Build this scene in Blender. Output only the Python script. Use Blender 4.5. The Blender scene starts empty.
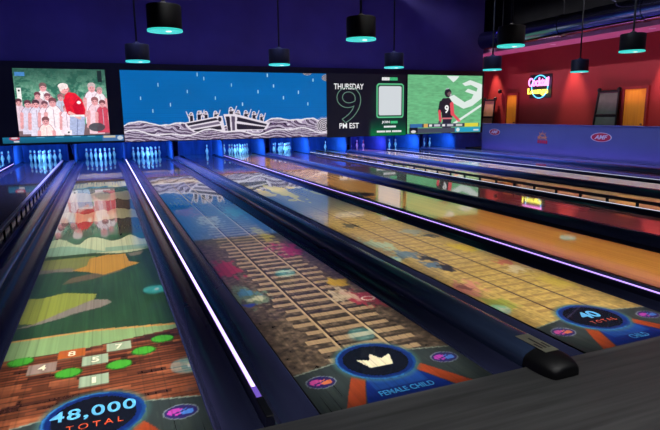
import bpy, math
import numpy as np
from mathutils import Matrix, Vector

COL = bpy.context.scene.collection
SC = bpy.context.scene
PI = math.pi

# ------------------------------------------------------------------ helpers
def lin(c):
    c = np.asarray(c, dtype=float)
    return np.where(c <= .04045, c / 12.92, ((c + .055) / 1.055) ** 2.4)

def rgb(r, g, b):
    v = lin(np.array([r, g, b]) / 255.)
    return (float(v[0]), float(v[1]), float(v[2]), 1.0)

def mat(name, col, rough=.5, metal=0., coat=0., ior=1.5, emit=None, strength=0., bump=None, var=None, coat_rough=.05):
    m = bpy.data.materials.new(name); m.use_nodes = True
    nt = m.node_tree; b = nt.nodes['Principled BSDF']
    b.inputs['Base Color'].default_value = col
    b.inputs['Roughness'].default_value = rough
    b.inputs['Metallic'].default_value = metal
    b.inputs['Coat Weight'].default_value = coat
    b.inputs['Coat Roughness'].default_value = coat_rough
    b.inputs['IOR'].default_value = ior
    if emit is not None:
        b.inputs['Emission Color'].default_value = emit
        b.inputs['Emission Strength'].default_value = strength
    if var or bump:
        tc = nt.nodes.new('ShaderNodeTexCoord')
        nz = nt.nodes.new('ShaderNodeTexNoise')
        mp = nt.nodes.new('ShaderNodeMapping')
        nt.links.new(tc.outputs['Object'], mp.inputs['Vector'])
        nt.links.new(mp.outputs['Vector'], nz.inputs['Vector'])
        nz.inputs['Detail'].default_value = 4
    if var:
        sc, amt = var
        mp.inputs['Scale'].default_value = sc
        nz.inputs['Scale'].default_value = 1.0
        rp = nt.nodes.new('ShaderNodeValToRGB')
        rp.color_ramp.elements[0].position = .3; rp.color_ramp.elements[1].position = .7
        c0 = [max(0, x * (1 - amt)) for x in col[:3]] + [1]; c1 = [min(1, x * (1 + amt)) for x in col[:3]] + [1]
        rp.color_ramp.elements[0].color = c0; rp.color_ramp.elements[1].color = c1
        nt.links.new(nz.outputs['Fac'], rp.inputs['Fac'])
        nt.links.new(rp.outputs['Color'], b.inputs['Base Color'])
    if bump:
        bp = nt.nodes.new('ShaderNodeBump'); bp.inputs['Strength'].default_value = bump
        bp.inputs['Distance'].default_value = .01
        nt.links.new(nz.outputs['Fac'], bp.inputs['Height']); nt.links.new(bp.outputs['Normal'], b.inputs['Normal'])
    return m

def attr_mat(name, screen=0., rough=.3, coat=1., coat_rough=.03, coat_ior=1.5):
    """material that reads its picture from the mesh's colour attribute"""
    m = bpy.data.materials.new(name); m.use_nodes = True
    nt = m.node_tree; b = nt.nodes['Principled BSDF']
    a = nt.nodes.new('ShaderNodeAttribute'); a.attribute_name = 'Picture'
    b.inputs['Roughness'].default_value = rough
    if screen:
        b.inputs['Base Color'].default_value = (.01, .01, .01, 1)
        nt.links.new(a.outputs['Color'], b.inputs['Emission Color'])
        b.inputs['Emission Strength'].default_value = screen
    else:
        nt.links.new(a.outputs['Color'], b.inputs['Base Color'])
        b.inputs['Coat Weight'].default_value = coat
        b.inputs['Coat Roughness'].default_value = coat_rough
        b.inputs['Coat IOR'].default_value = coat_ior
        b.inputs['Specular IOR Level'].default_value = .2
    return m

def wood_mat(name, c0, c1, rough=.35, coat=1., coat_rough=.04, scale=1.0, coat_ior=1.5):
    """long maple boards running down the lane (object Y)"""
    m = bpy.data.materials.new(name); m.use_nodes = True
    nt = m.node_tree; b = nt.nodes['Principled BSDF']; L = nt.links.new
    tc = nt.nodes.new('ShaderNodeTexCoord'); sep = nt.nodes.new('ShaderNodeSeparateXYZ')
    L(tc.outputs['Object'], sep.inputs[0])
    mul = nt.nodes.new('ShaderNodeMath'); mul.operation = 'MULTIPLY'; mul.inputs[1].default_value = 37. * scale
    L(sep.outputs['X'], mul.inputs[0])
    fl = nt.nodes.new('ShaderNodeMath'); fl.operation = 'FLOOR'; L(mul.outputs[0], fl.inputs[0])
    wn = nt.nodes.new('ShaderNodeTexWhiteNoise'); wn.noise_dimensions = '1D'; L(fl.outputs[0], wn.inputs['W'])
    mp = nt.nodes.new('ShaderNodeMapping'); mp.inputs['Scale'].default_value = (60, 1.6, 1)
    L(tc.outputs['Object'], mp.inputs['Vector'])
    nz = nt.nodes.new('ShaderNodeTexNoise'); nz.inputs['Scale'].default_value = 1; nz.inputs['Detail'].default_value = 5
    L(mp.outputs['Vector'], nz.inputs['Vector'])
    ad = nt.nodes.new('ShaderNodeMath'); ad.operation = 'MULTIPLY_ADD'; ad.inputs[1].default_value = .45
    L(wn.outputs['Value'], ad.inputs[0]); 
    m2 = nt.nodes.new('ShaderNodeMath'); m2.operation = 'MULTIPLY'; m2.inputs[1].default_value = .6
    L(nz.outputs['Fac'], m2.inputs[0]); L(m2.outputs[0], ad.inputs[2])
    rp = nt.nodes.new('ShaderNodeValToRGB'); rp.color_ramp.elements[0].color = c0; rp.color_ramp.elements[1].color = c1
    rp.color_ramp.elements[0].position = .15; rp.color_ramp.elements[1].position = .85
    L(ad.outputs[0], rp.inputs['Fac']); L(rp.outputs['Color'], b.inputs['Base Color'])
    b.inputs['Roughness'].default_value = rough; b.inputs['Coat Weight'].default_value = coat
    b.inputs['Coat Roughness'].default_value = coat_rough; b.inputs['Coat IOR'].default_value = coat_ior
    return m

class MB:
    def __init__(s): s.v = []; s.f = []; s.mi = []; s.cur = 0
    def add(s, vs, fs):
        o = len(s.v); s.v += [tuple(p) for p in vs]
        for q in fs: s.f.append([i + o for i in q]); s.mi.append(s.cur)
        return s
    def box(s, x0, x1, y0, y1, z0, z1, b=0.):
        if b <= 0:
            vs = [(x, y, z) for x in (x0, x1) for y in (y0, y1) for z in (z0, z1)]
            return s.add(vs, [(0, 1, 3, 2), (4, 6, 7, 5), (0, 4, 5, 1), (2, 3, 7, 6), (0, 2, 6, 4), (1, 5, 7, 3)])
        vs = []
        for (z, d) in ((z0, b), (z0 + b, 0), (z1 - b, 0), (z1, b)):
            X0, X1, Y0, Y1 = x0 + d, x1 - d, y0 + d, y1 - d
            c = b if d == 0 else b * .3
            vs += [(X0 + c, Y0, z), (X1 - c, Y0, z), (X1, Y0 + c, z), (X1, Y1 - c, z), (X1 - c, Y1, z), (X0 + c, Y1, z), (X0, Y1 - c, z), (X0, Y0 + c, z)]
        fs = [tuple(range(7, -1, -1)), tuple(range(24, 32))]
        for k in range(3):
            for i in range(8):
                j = (i + 1) % 8; fs.append((k * 8 + i, k * 8 + j, k * 8 + 8 + j, k * 8 + 8 + i))
        return s.add(vs, fs)
    def lathe(s, prof, c=(0, 0, 0), n=24):
        """profile of (radius, z) turned about the vertical axis at c"""
        vs = []; fs = []
        for r, z in prof:
            for i in range(n):
                a = 2 * PI * i / n; vs.append((c[0] + r * math.cos(a), c[1] + r * math.sin(a), c[2] + z))
        for k in range(len(prof) - 1):
            for i in range(n):
                j = (i + 1) % n; fs.append((k * n + i, k * n + j, (k + 1) * n + j, (k + 1) * n + i))
        fs.append(tuple(range(n - 1, -1, -1))); fs.append(tuple(range((len(prof) - 1) * n, len(prof) * n)))
        return s.add(vs, fs)
    def prof_y(s, prof, y0, y1):
        """closed (x,z) profile, extruded along Y"""
        n = len(prof)
        vs = [(x, y0, z) for x, z in prof] + [(x, y1, z) for x, z in prof]
        fs = [tuple(range(n - 1, -1, -1)), tuple(range(n, 2 * n))]
        for i in range(n):
            j = (i + 1) % n; fs.append((i, j, n + j, n + i))
        return s.add(vs, fs)
    def tube(s, pts, r, n=8, closed=False):
        P = [Vector(p) for p in pts]; m = len(P); vs = []; fs = []
        for i, p in enumerate(P):
            if closed: t = P[(i + 1) % m] - P[i - 1]
            else: t = P[min(i + 1, m - 1)] - P[max(i - 1, 0)]
            t.normalize()
            up = Vector((0, 0, 1)) if abs(t.z) < .9 else Vector((1, 0, 0))
            a = t.cross(up).normalized(); b = t.cross(a).normalized()
            for k in range(n):
                q = 2 * PI * k / n; vs.append(p + a * (r * math.cos(q)) + b * (r * math.sin(q)))
        rng = m if closed else m - 1
        for i in range(rng):
            for k in range(n):
                l = (k + 1) % n; i2 = (i + 1) % m
                fs.append((i * n + k, i * n + l, i2 * n + l, i2 * n + k))
        if not closed: fs.append(tuple(range(n))); fs.append(tuple(range((m - 1) * n + n - 1, (m - 1) * n - 1, -1)))
        return s.add(vs, fs)
    def build(s, name, mats, parent=None, smooth=False, loc=None):
        me = bpy.data.meshes.new(name); me.from_pydata(s.v, [], s.f); me.update()
        if not isinstance(mats, (list, tuple)): mats = [mats]
        for m in mats: me.materials.append(m)
        me.polygons.foreach_set('material_index', s.mi)
        import bmesh
        bm = bmesh.new(); bm.from_mesh(me); bmesh.ops.recalc_face_normals(bm, faces=bm.faces); bm.to_mesh(me); bm.free()
        if smooth:
            me.polygons.foreach_set('use_smooth', [True] * len(me.polygons))
            me.set_sharp_from_angle(angle=math.radians(40))
        o = bpy.data.objects.new(name, me); COL.objects.link(o)
        if parent: o.parent = parent
        if loc: o.location = loc
        return o

def tag(o, label=None, cat=None, group=None, kind=None):
    if label: o['label'] = label
    if cat: o['category'] = cat
    if group: o['group'] = group
    if kind: o['kind'] = kind
    return o
def struct(o, label=None, cat=None): return tag(o, label, cat, None, 'structure')
def empty(name, loc=(0, 0, 0)):
    o = bpy.data.objects.new(name, None); COL.objects.link(o); o.location = loc; o.empty_display_size = .1
    return o

def grid_obj(name, xs, ys, fn, rgbv, material, parent=None):
    """grid sheet carrying a picture: fn maps (a,b) to 3-D, rgbv is (len(ys),len(xs),3) sRGB"""
    nx, ny = len(xs), len(ys)
    A, B = np.meshgrid(xs, ys)
    P = np.stack(fn(A, B), -1).reshape(-1, 3)
    idx = np.arange(nx * ny).reshape(ny, nx)
    F = np.stack([idx[:-1, :-1], idx[:-1, 1:], idx[1:, 1:], idx[1:, :-1]], -1).reshape(-1, 4)
    me = bpy.data.meshes.new(name)
    me.vertices.add(len(P)); me.vertices.foreach_set('co', P.ravel().astype(np.float32))
    me.loops.add(F.size); me.loops.foreach_set('vertex_index', F.ravel().astype(np.int32))
    me.polygons.add(len(F)); me.polygons.foreach_set('loop_start', (np.arange(len(F)) * 4).astype(np.int32))
    me.update(); me.validate()
    at = me.color_attributes.new('Picture', 'FLOAT_COLOR', 'POINT')
    c = np.ones((len(P), 4), np.float32); c[:, :3] = lin(np.clip(rgbv.reshape(-1, 3), 0, 1))
    at.data.foreach_set('color', c.ravel())
    me.materials.append(material)
    o = bpy.data.objects.new(name, me); COL.objects.link(o)
    if parent: o.parent = parent
    return o

def text_obj(name, s, M, width, height, material, parent=None, spacing=1., outline=0., depth=.002, shear=0., bold=0.):
    """flat lettering: lower-left corner at M's origin, scaled to width x height, in M's xy plane"""
    cu = bpy.data.curves.new(name, 'FONT'); cu.body = s; cu.space_character = spacing; cu.shear = shear
    if outline: cu.fill_mode = 'NONE'; cu.bevel_depth = outline; cu.bevel_resolution = 1
    else: cu.extrude = .01; cu.offset = bold
    cu.resolution_u = 6
    t = bpy.data.objects.new(name, cu); COL.objects.link(t)
    dg = bpy.context.evaluated_depsgraph_get()
    me = bpy.data.meshes.new_from_object(t.evaluated_get(dg))
    bpy.data.objects.remove(t); bpy.data.curves.remove(cu)
    n = len(me.vertices); co = np.empty(n * 3, np.float32); me.vertices.foreach_get('co', co); co = co.reshape(-1, 3)
    mn, mx = co.min(0), co.max(0)
    co[:, 0] = (co[:, 0] - mn[0]) / (mx[0] - mn[0]) * width
    co[:, 1] = (co[:, 1] - mn[1]) / (mx[1] - mn[1]) * height
    co[:, 2] = (co[:, 2] - mn[2]) / max(1e-6, mx[2] - mn[2]) * depth
    me.vertices.foreach_set('co', co.ravel()); me.transform(M); me.name = name
    me.materials.clear(); me.materials.append(material)
    me.update()
    o = bpy.data.objects.new(name, me); COL.objects.link(o)
    if parent: o.parent = parent
    return o

# ---------- numpy painting
def hash2(i, j, seed):
    n = (i.astype(np.int64) * 374761393 + j.astype(np.int64) * 668265263 + seed * 982451653) & 0x7fffffff
    n = ((n ^ (n >> 13)) * 1274126177) & 0x7fffffff
    return ((n ^ (n >> 16)) & 0xffff) / 65535.
def vnoise(x, y, seed=1):
    i, j = np.floor(x), np.floor(y); fx, fy = x - i, y - j
    fx = fx * fx * (3 - 2 * fx); fy = fy * fy * (3 - 2 * fy)
    a = hash2(i, j, seed) * (1 - fx) + hash2(i + 1, j, seed) * fx
    b = hash2(i, j + 1, seed) * (1 - fx) + hash2(i + 1, j + 1, seed) * fx
    return a * (1 - fy) + b * fy
def fbm(x, y, seed=1, n=4):
    s = 0; a = .5; t = 0
    for k in range(n): s = s + a * vnoise(x * 2 ** k, y * 2 ** k, seed + k); t += a; a *= .5
    return s / t
class Paint:
    def __init__(s, xs, ys, base):
        s.U, s.V = np.meshgrid(xs, ys); s.C = np.zeros(s.U.shape + (3,)); s.C[:] = np.array(base) / 255.
    def fill(s, m, c, a=1.):
        a = (np.asarray(m, float) * a)[..., None]; c = np.asarray(c, float) / 255.
        s.C = s.C * (1 - a) + c * a
    def ell(s, cx, cy, rx, ry, c, a=1., soft=0., rot=0.):
        dx, dy = s.U - cx, s.V - cy
        if rot: dx, dy = dx * math.cos(rot) + dy * math.sin(rot), -dx * math.sin(rot) + dy * math.cos(rot)
        d = np.hypot(dx / rx, dy / ry)
        s.fill(np.clip((1 - d) / soft, 0, 1) if soft else d < 1, c, a)
    def poly(s, pts, c, a=1.):
        m = np.zeros(s.U.shape, bool); n = len(pts)
        for i in range(n):
            (x1, y1), (x2, y2) = pts[i], pts[(i + 1) % n]
            if y1 == y2: continue
            k = ((y1 > s.V) != (y2 > s.V)) & (s.U < (x2 - x1) * (s.V - y1) / (y2 - y1) + x1)
            m ^= k
        s.fill(m, c, a)
    def rect(s, x0, x1, y0, y1, c, a=1.): s.fill((s.U > x0) & (s.U < x1) & (s.V > y0) & (s.V < y1), c, a)
    def line(s, p, q, w, c, a=1.):
        (x1, y1), (x2, y2) = p, q; L2 = (x2 - x1) ** 2 + (y2 - y1) ** 2
        t = np.clip(((s.U - x1) * (x2 - x1) + (s.V - y1) * (y2 - y1)) / L2, 0, 1)
        d = np.hypot(s.U - x1 - t * (x2 - x1), s.V - y1 - t * (y2 - y1)); s.fill(d < w, c, a)
    def mult(s, f): s.C = s.C * f[..., None]

# ------------------------------------------------------------------ camera (solved from the lanes' vanishing points)
F = 546.
def cray(x, y): return np.array([(x - 330.) / F, (y - 215.) / F, 1.])
ey = cray(102, 117); ey /= np.linalg.norm(ey)
ex = cray(1690, 98); ex -= ey * (ex @ ey); ex /= np.linalg.norm(ex)
ez = np.cross(ex, ey)
R = np.stack([ex, ey, ez])
CAMH = 1.4758
cam = bpy.data.cameras.new('camera'); co_ = bpy.data.objects.new('camera', cam); COL.objects.link(co_)
M3 = Matrix([[R[i, 0], -R[i, 1], -R[i, 2]] for i in range(3)])
co_.matrix_world = Matrix.Translation((0, 0, CAMH)) @ M3.to_4x4()
cam.sensor_width = 36; cam.lens = F / 660 * 36; cam.clip_start = .05; cam.clip_end = 200
SC.camera = co_
SC.view_settings.view_transform = 'Standard'; SC.view_settings.look = 'None'
SC.view_settings.exposure = 0; SC.view_settings.gamma = 1
try: SC.view_settings.use_curve_mapping = False
except Exception: pass

# ------------------------------------------------------------------ layout
FOUL = 2.34; HEAD = 20.63; DECK = 21.75; LW = 1.054
CENT = [-3.502, -1.924, -.155, 1.423, 3.194, 4.771, 6.542, 8.115, 9.886, 11.462, 13.233]
MASK = 19.9
ORD = ['far left edge', 'left of the green meadow lane', 'green meadow', 'railway with the crown', 'sandy railway with the 40 score', 'orange wood', 'dark red reflecting', 'tan', 'cream', 'dark grey', 'violet lit']

# ------------------------------------------------------------------ materials
M_black = mat('black_paint', rgb(14, 14, 18), .5)
M_mask = mat('mask_black', rgb(12, 12, 20), .45, var=((3, 3, 3), .2))
M_navy = mat('navy_wall', rgb(60, 52, 110), .85, var=((.7, .7, .7), .18))
M_floor = mat('approach_grey', rgb(82, 82, 82), .38, var=((1.2, 26, 1), .35))
M_pit = mat('subfloor_dark', rgb(12, 12, 16), .8, var=((4, 4, 4), .3))
M_ceil = mat('ceiling_black', rgb(16, 15, 18), .9, var=((2, 2, 2), .5))
M_red = mat('red_wall_paint', rgb(140, 30, 38), .7, var=((1.5, 1.5, 1.5), .08))
M_part = mat('partition_laminate', rgb(88, 92, 150), .45, var=((1, 1, 1), .06))
M_gut = mat('gutter_plastic', rgb(52, 56, 88), .26, var=((3, .8, 3), .25))
M_hood = mat('track_hood_plastic', rgb(66, 84, 120), .24, var=((3, .6, 3), .2))
M_div = mat('divider_plastic', rgb(44, 46, 78), .28, var=((3, .6, 3), .2))
M_divw = mat('divider_pale', rgb(150, 150, 165), .3, var=((3, .6, 3), .1))
M_led = mat('led_white_violet', (.8, .8, .8, 1), .5, emit=(.62, .46, 1, 1), strength=3.2)
M_ledv = mat('led_violet', (.8, .8, .8, 1), .5, emit=(.50, .30, 1, 1), strength=1.6)
M_ledend = mat('led_end_cap', rgb(110, 90, 190), .4, emit=(.25, .13, .75, 1), strength=.6)
M_ledw = mat('led_white', (.8, .8, .8, 1), .5, emit=(.75, .8, 1, 1), strength=.9)
M_rail = mat('bumper_pale', rgb(205, 200, 215), .35, var=((2, 1, 2), .12))
M_railk = mat('bumper_black', rgb(14, 14, 20), .35)
M_kick = mat('kickback_blue', rgb(70, 118, 215), .4, var=((2, 2, 2), .2))
M_curt = mat('pit_curtain', rgb(50, 86, 190), .8, var=((6, 6, 1), .3))
M_pin = mat('pin_white', rgb(240, 240, 240), .25, var=((8, 8, 8), .03))
M_stripe = mat('pin_stripe_red', rgb(255, 40, 60), .3)
M_teal = mat('pendant_rim_glow', (.1, .5, .5, 1), .4, emit=(.04, .62, .55, 1), strength=1.0)
M_teald = mat('pendant_diffuser', (.1, .4, .5, 1), .4, emit=(.02, .62, .46, 1), strength=1.5)
M_shade = mat('pendant_shade_black', rgb(9, 9, 14), .55, var=((5, 5, 5), .2))
M_bulb = mat('pendant_bulb', (.8, .8, .8, 1), .4, emit=(1, .9, .8, 1), strength=2.0)
M_duct = mat('duct_steel', rgb(130, 130, 165), .15, metal=1.0, var=((3, .5, 3), .15))
M_orange = mat('orange_door', rgb(255, 165, 40), .5, var=((18, 18, 1.2), .12))
M_frame = mat('door_frame_red', rgb(140, 34, 38), .5)
M_soff = mat('soffit_plaster', rgb(190, 130, 160), .8, var=((2, 2, 2), .06))
M_beige = mat('board_beige', rgb(165, 140, 115), .6, var=((6, 6, 6), .12))
M_greyp = mat('board_grey_glass', rgb(92, 100, 94), .15, var=((4, 4, 4), .12))
M_spot = mat('spot_lens', (.9, .9, .9, 1), .4, emit=(1, .85, .7, 1), strength=6)
M_white = mat('emblem_white', rgb(225, 215, 225), .5)
M_ered = mat('emblem_red', rgb(195, 35, 70), .5)
M_eor = mat('emblem_orange', rgb(225, 140, 90), .5)
M_eblk = mat('emblem_black', rgb(25, 20, 40), .5)
M_label = mat('label_grey', rgb(150, 150, 130), .4, var=((10, 10, 10), .15))
M_labelt = mat('label_print', rgb(35, 35, 40), .5)
M_green = mat('green_glint', rgb(20, 120, 80), .3)
# lettering
def glow(name, c, s): return mat(name, (.01, .01, .01, 1), .5, emit=rgb(*c), strength=s)
T_white = glow('letters_white', (240, 240, 240), 1.0)
T_green = glow('letters_green', (70, 200, 130), .9)
T_dim = glow('letters_pale_green', (110, 150, 128), .7)
P_blue = mat('score_blue', rgb(95, 180, 225), .35, coat=1)
P_cyan = mat('score_cyan', rgb(70, 160, 220), .35, coat=1)
P_or = mat('score_orange', rgb(230, 85, 40), .35, coat=1)
P_cream = mat('tile_digit', rgb(235, 225, 190), .35, coat=1)

# ------------------------------------------------------------------ setting
X0, X1, XR = -8.0, 15.4, 17.0
CEIL = 6.6
struct(MB().box(X0, XR, -4, FOUL, -.2, 0).build('floor', M_floor), 'dark grey wood approach floor', 'floor')
struct(MB().box(X0, XR, FOUL, 24.2, -.3, -.2).build('floor', M_pit), 'dark floor under the lanes', 'floor')
struct(MB().box(14.56, XR, FOUL, 24.2, -.2, 0).build('floor', M_pit), 'dark concourse floor behind the partition', 'floor')
struct(MB().box(X0, XR + .2, -4, 24.4, CEIL, CEIL + .2).build('ceiling', M_ceil), 'black open ceiling', 'ceiling')
struct(MB().box(X0, X1, MASK + .13, MASK + .33, 3.22, CEIL).build('wall_back', M_navy), 'navy wall above the screens', 'wall')
struct(MB().box(XR, XR + .2, -4, 24.2, -.2, 4.02).box(XR, XR + .2, -4, 24.2, 4.28, CEIL).build('wall_right', M_red), 'dark red side wall', 'wall')
struct(MB().box(XR - .02, XR - .001, -4, 24.0, 4.29, CEIL - .01).build('wall_upper_right', M_ceil), 'black upper wall above the soffit', 'wall')
struct(MB().box(X0 - .2, X0, -4, 24.2, -.2, CEIL).build('wall_left', M_navy), 'navy left wall', 'wall')
struct(MB().box(X1, XR, 24.0, 24.2, -.2, CEIL).build('wall_rear_right', M_red), 'red end wall beyond the screens', 'wall')
# soffit
struct(MB().box(15.75, XR + .2, -4, 24.0, 4.02, 4.28).build('trim_1', M_soff), 'pink lit soffit over the red wall', 'soffit')
# masking frame board behind screens
struct(MB().box(X0, X1, MASK, MASK + .12, .62, 3.22).build('trim_2', M_mask), 'black masking board around the screens', 'trim')
struct(MB().box(14.02, X1, MASK + .02, MASK + .1, -.2, .615).build('trim_3', M_kick), 'blue panel closing the pin decks at the right end', 'trim')
# pit behind the pins
struct(MB().box(X0, 14.5, 22.3, 22.4, -.2, .9).build('wall_pit', M_curt), 'dark blue pit curtain behind the pins', 'wall')

# ------------------------------------------------------------------ lanes
def lane_picture(kind, us, vs):
    p = Paint(us, vs, (48, 76, 42)); U, V = p.U, p.V
    n1 = fbm(U * 6, V * 1.5, 3); n2 = fbm(U * 30, V * 30, 9); n3 = fbm(U * 14, V * 5, 21)
    if kind == 2:
        p.fill(V > -1, (46, 78, 44)); p.mult(.75 + .5 * fbm(U * 40, V * 2, 5))
        # far cloud and meadow bands, darkened in colour so screen reflections show
        for k, (v0, v1, c) in enumerate([(5.0, 6.1, (70, 62, 40)), (6.1, 7.0, (160, 150, 110)), (7.0, 8.2, (88, 66, 38)), (8.2, 9.3, (150, 140, 100)), (9.3, 10.3, (60, 96, 70)),
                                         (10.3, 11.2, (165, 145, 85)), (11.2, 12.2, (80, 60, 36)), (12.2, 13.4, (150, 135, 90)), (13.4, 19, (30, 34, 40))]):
            w = .35 * (n1 - .5)
            p.fill((V + w * 2 > v0) & (V + w * 2 <= v1), c)
        cl = 4.55 + .45 * fbm(U * 5, V * 0 + 2, 7) + .15 * np.sin(U * 16)
        p.fill((V > 4.05 + .1 * np.sin(U * 6)) & (V < cl), (196, 194, 150))
        p.fill((V > 4.08) & (V < 4.3 + .25 * np.sin(U * 5 + 1) * (U < .6)), (138, 168, 138))
        p.fill((V > 3.43 + .05 * np.sin(U * 12)) & (V < 3.92) & (U < .55 - .1 * (V - 3.4)), (124, 128, 58))
        p.poly([(0, 3.38), (.2, 3.4), (.3, 3.34), (.3, 3.5), (0, 3.52)], (120, 112, 92))
        p.poly([(.22, 2.92), (.5, 3.02), (.75, 3.2), (.7, 3.32), (.3, 3.12)], (106, 92, 62))
        p.poly([(.29, 3.39), (.42, 3.52), (.44, 3.82), (.6, 3.92), (.8, 3.9), (.82, 3.55), (.92, 3.43), (.78, 3.3), (.7, 3.22), (.58, 3.12), (.45, 3.26)], (192, 138, 44))
        p.poly([(.82, 3.9), (1.0, 3.95), (.95, 3.8), (.85, 3.75)], (130, 118, 96))
        p.poly([(-.05, 2.02), (-.05, 2.62), (.1, 2.58), (.28, 2.66), (.52, 2.52), (.5, 2.34), (.36, 2.2), (.2, 2.05), (.1, 1.96)], (146, 152, 56))
        p.poly([(-.05, 1.9), (.1, 1.96), (.25, 2.12), (.36, 2.24), (.5, 2.38), (.6, 2.33), (.64, 2.25), (.56, 2.16), (.36, 2.08), (.3, 2.02), (.1, 1.92)], (142, 130, 112))
        b2 = 1.64 - .10 * np.clip((U - .5) / .55, 0, 1)
        b1 = 1.34 + .13 * np.clip((U - .4) / .65, 0, 1)
        p.fill((V < b2 + .035) & (V > b2), (206, 152, 74))
        p.fill((V < b2) & (V > b1), (142, 172, 110))
        br = V < b1
        p.fill(br, (128, 70, 44)); row = np.floor(V / .036)
        f = np.where(br, .72 + .5 * hash2(row, np.floor(U * 5 + row * .5), 4) , 1.); p.mult(f)
        p.fill(br & ((V / .036) % 1 < .25), (62, 32, 24), .85)
        p.fill(br & (hash2(row, np.floor(U * 6.0 + .5 * row), 8) > .84), (56, 30, 24), .8)
        p.fill(br & (hash2(row, np.floor(U * 7.0), 18) > .9), (190, 110, 70), .6)
        for (u, v, c) in ((.23, 1.14, (158, 132, 118)), (.385, 1.29, (198, 100, 40)), (.525, 1.14, (164, 182, 148)), (.665, 1.29, (170, 186, 150)), (.52, .85, (164, 182, 148))):
            p.rect(u - .076, u + .076, v - .072, v + .072, c); p.rect(u - .076, u + .076, v - .072, v - .06, (110, 110, 90))
        for (u, v) in ((.10, 1.29), (.38, 1.01), (.66, 1.01), (.81, 1.16), (.94, 1.31)):   # plain green patches
            p.ell(u, v, .075, .068, (40, 110, 30)); p.ell(u, v + .006, .066, .056, (76, 172, 52))
    if kind == 3:
        p.fill(V > -1, (92, 76, 60)); p.mult(.25 + 1.5 * n2)
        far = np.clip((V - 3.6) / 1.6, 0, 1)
        p.fill(V > 3, (66, 84, 98), far * .8)  # far end painted dark blue-grey to carry the screen reflection
        t = ((V + .0) % .152) / .152
        warp = .02 * (n3 - .5)
        tie = (t + warp > .30) & (t + warp < .70 + .1 * (n2 - .5)) & (U > .25 + .03 * np.sin(np.floor(V / .152) * 2.3)) & (U < .92 + .03 * np.sin(np.floor(V / .152) * 1.7))
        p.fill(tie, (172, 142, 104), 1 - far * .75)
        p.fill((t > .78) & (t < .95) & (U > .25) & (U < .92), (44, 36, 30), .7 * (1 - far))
        for r0, r1 in ((.385, .41), (.695, .72)):
            p.fill((U > r0) & (U < r1) & (V < 13), (192, 160, 118), 1 - far * .35)
            p.fill((U > r1) & (U < r1 + .015) & (V < 13), (46, 36, 30), .8)
        def splat(u, v, ru, rv, c, a, seed):
            d = np.hypot((U - u) / ru, (V - v) / rv) + 2.2 * (fbm(U * 22, V * 12, seed, 5) - .5)
            p.fill(np.clip((1.0 - d) * 2.5, 0, 1), c, a)
        splat(.09, 2.8, .16, .35, (160, 44, 66), .9, 41); splat(.98, 1.5, .16, .22, (180, 50, 66), .9, 42)
        splat(.86, 1.66, .13, .18, (214, 190, 150), .8, 43); splat(.93, 1.98, .12, .12, (206, 160, 40), .95, 44)
        splat(.1, 1.9, .14, .26, (120, 150, 116), .7, 45); splat(.11, 2.0, .1, .12, (70, 130, 160), .9, 46); splat(.07, 1.72, .07, .06, (40, 70, 180), .9, 47)
        splat(.16, 1.84, .1, .07, (220, 206, 160), .8, 48); splat(.9, 3.3, .18, .35, (170, 40, 90), .9, 49); splat(.86, 4.2, .1, .5, (210, 190, 60), .6, 50)
        splat(.4, 5.4, .16, .5, (180, 176, 140), .7, 51); splat(.18, 6.4, .2, .5, (170, 60, 80), .45, 52); splat(.9, 6.0, .2, .5, (70, 140, 120), .7, 53)
        p.ell(.99, 1.48, .06, .055, (238, 216, 186)); p.ell(.99, 1.48, .045, .035, (200, 60, 70))
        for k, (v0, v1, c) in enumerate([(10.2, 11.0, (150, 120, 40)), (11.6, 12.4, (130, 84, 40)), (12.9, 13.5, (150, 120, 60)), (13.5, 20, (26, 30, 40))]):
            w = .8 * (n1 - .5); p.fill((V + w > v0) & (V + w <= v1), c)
    if kind == 4:
        p.fill(V > -1, (196, 160, 88)); p.mult(.72 + .5 * n2)
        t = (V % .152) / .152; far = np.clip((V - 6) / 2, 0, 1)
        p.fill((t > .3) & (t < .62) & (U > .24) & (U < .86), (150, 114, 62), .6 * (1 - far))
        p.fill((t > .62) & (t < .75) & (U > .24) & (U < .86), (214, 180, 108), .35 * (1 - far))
        for r0, r1 in ((.355, .38), (.675, .70)):
            p.fill((U > r0) & (U < r1) & (V < 13), (84, 48, 44))
        def splat(u, v, ru, rv, c, a, seed):
            d = np.hypot((U - u) / ru, (V - v) / rv) + 2.2 * (fbm(U * 22, V * 12, seed, 5) - .5)
            p.fill(np.clip((1.0 - d) * 3, 0, 1), c, a)
        splat(.2, 2.55, .14, .2, (90, 116, 130), .9, 61); splat(.22, 2.1, .1, .16, (80, 110, 130), .9, 62); splat(.33, 2.35, .08, .14, (34, 34, 36), .95, 63)
        splat(.3, 1.95, .07, .1, (34, 34, 36), .95, 64); splat(.12, 3.1, .16, .3, (170, 190, 150), .9, 65); splat(.93, 2.55, .12, .22, (216, 180, 36), .95, 66)
        splat(.1, 1.38, .14, .18, (206, 130, 110), .95, 67); splat(.1, 1.4, .06, .08, (120, 60, 56), .9, 68); splat(.1, .95, .13, .14, (150, 160, 60), .8, 69)
        splat(.93, 1.9, .12, .1, (196, 90, 80), .8, 70); splat(.9, 1.65, .12, .12, (220, 200, 160), .8, 71); splat(.92, 1.2, .12, .28, (206, 180, 60), .6, 72)
        splat(.86, 3.5, .14, .2, (150, 160, 150), .8, 73); splat(.92, 3.25, .1, .12, (40, 44, 50), .9, 74); splat(.3, 4.2, .1, .2, (40, 40, 40), .8, 75)
        g = fbm(U * 4 + 3, V * 1.2, 31)
        p.fill(V > 4.8, (96, 94, 80), np.clip((V - 4.8) / 1.2, 0, 1) * .85)  # far sand darkened in the colour so the screen reflections show
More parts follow.
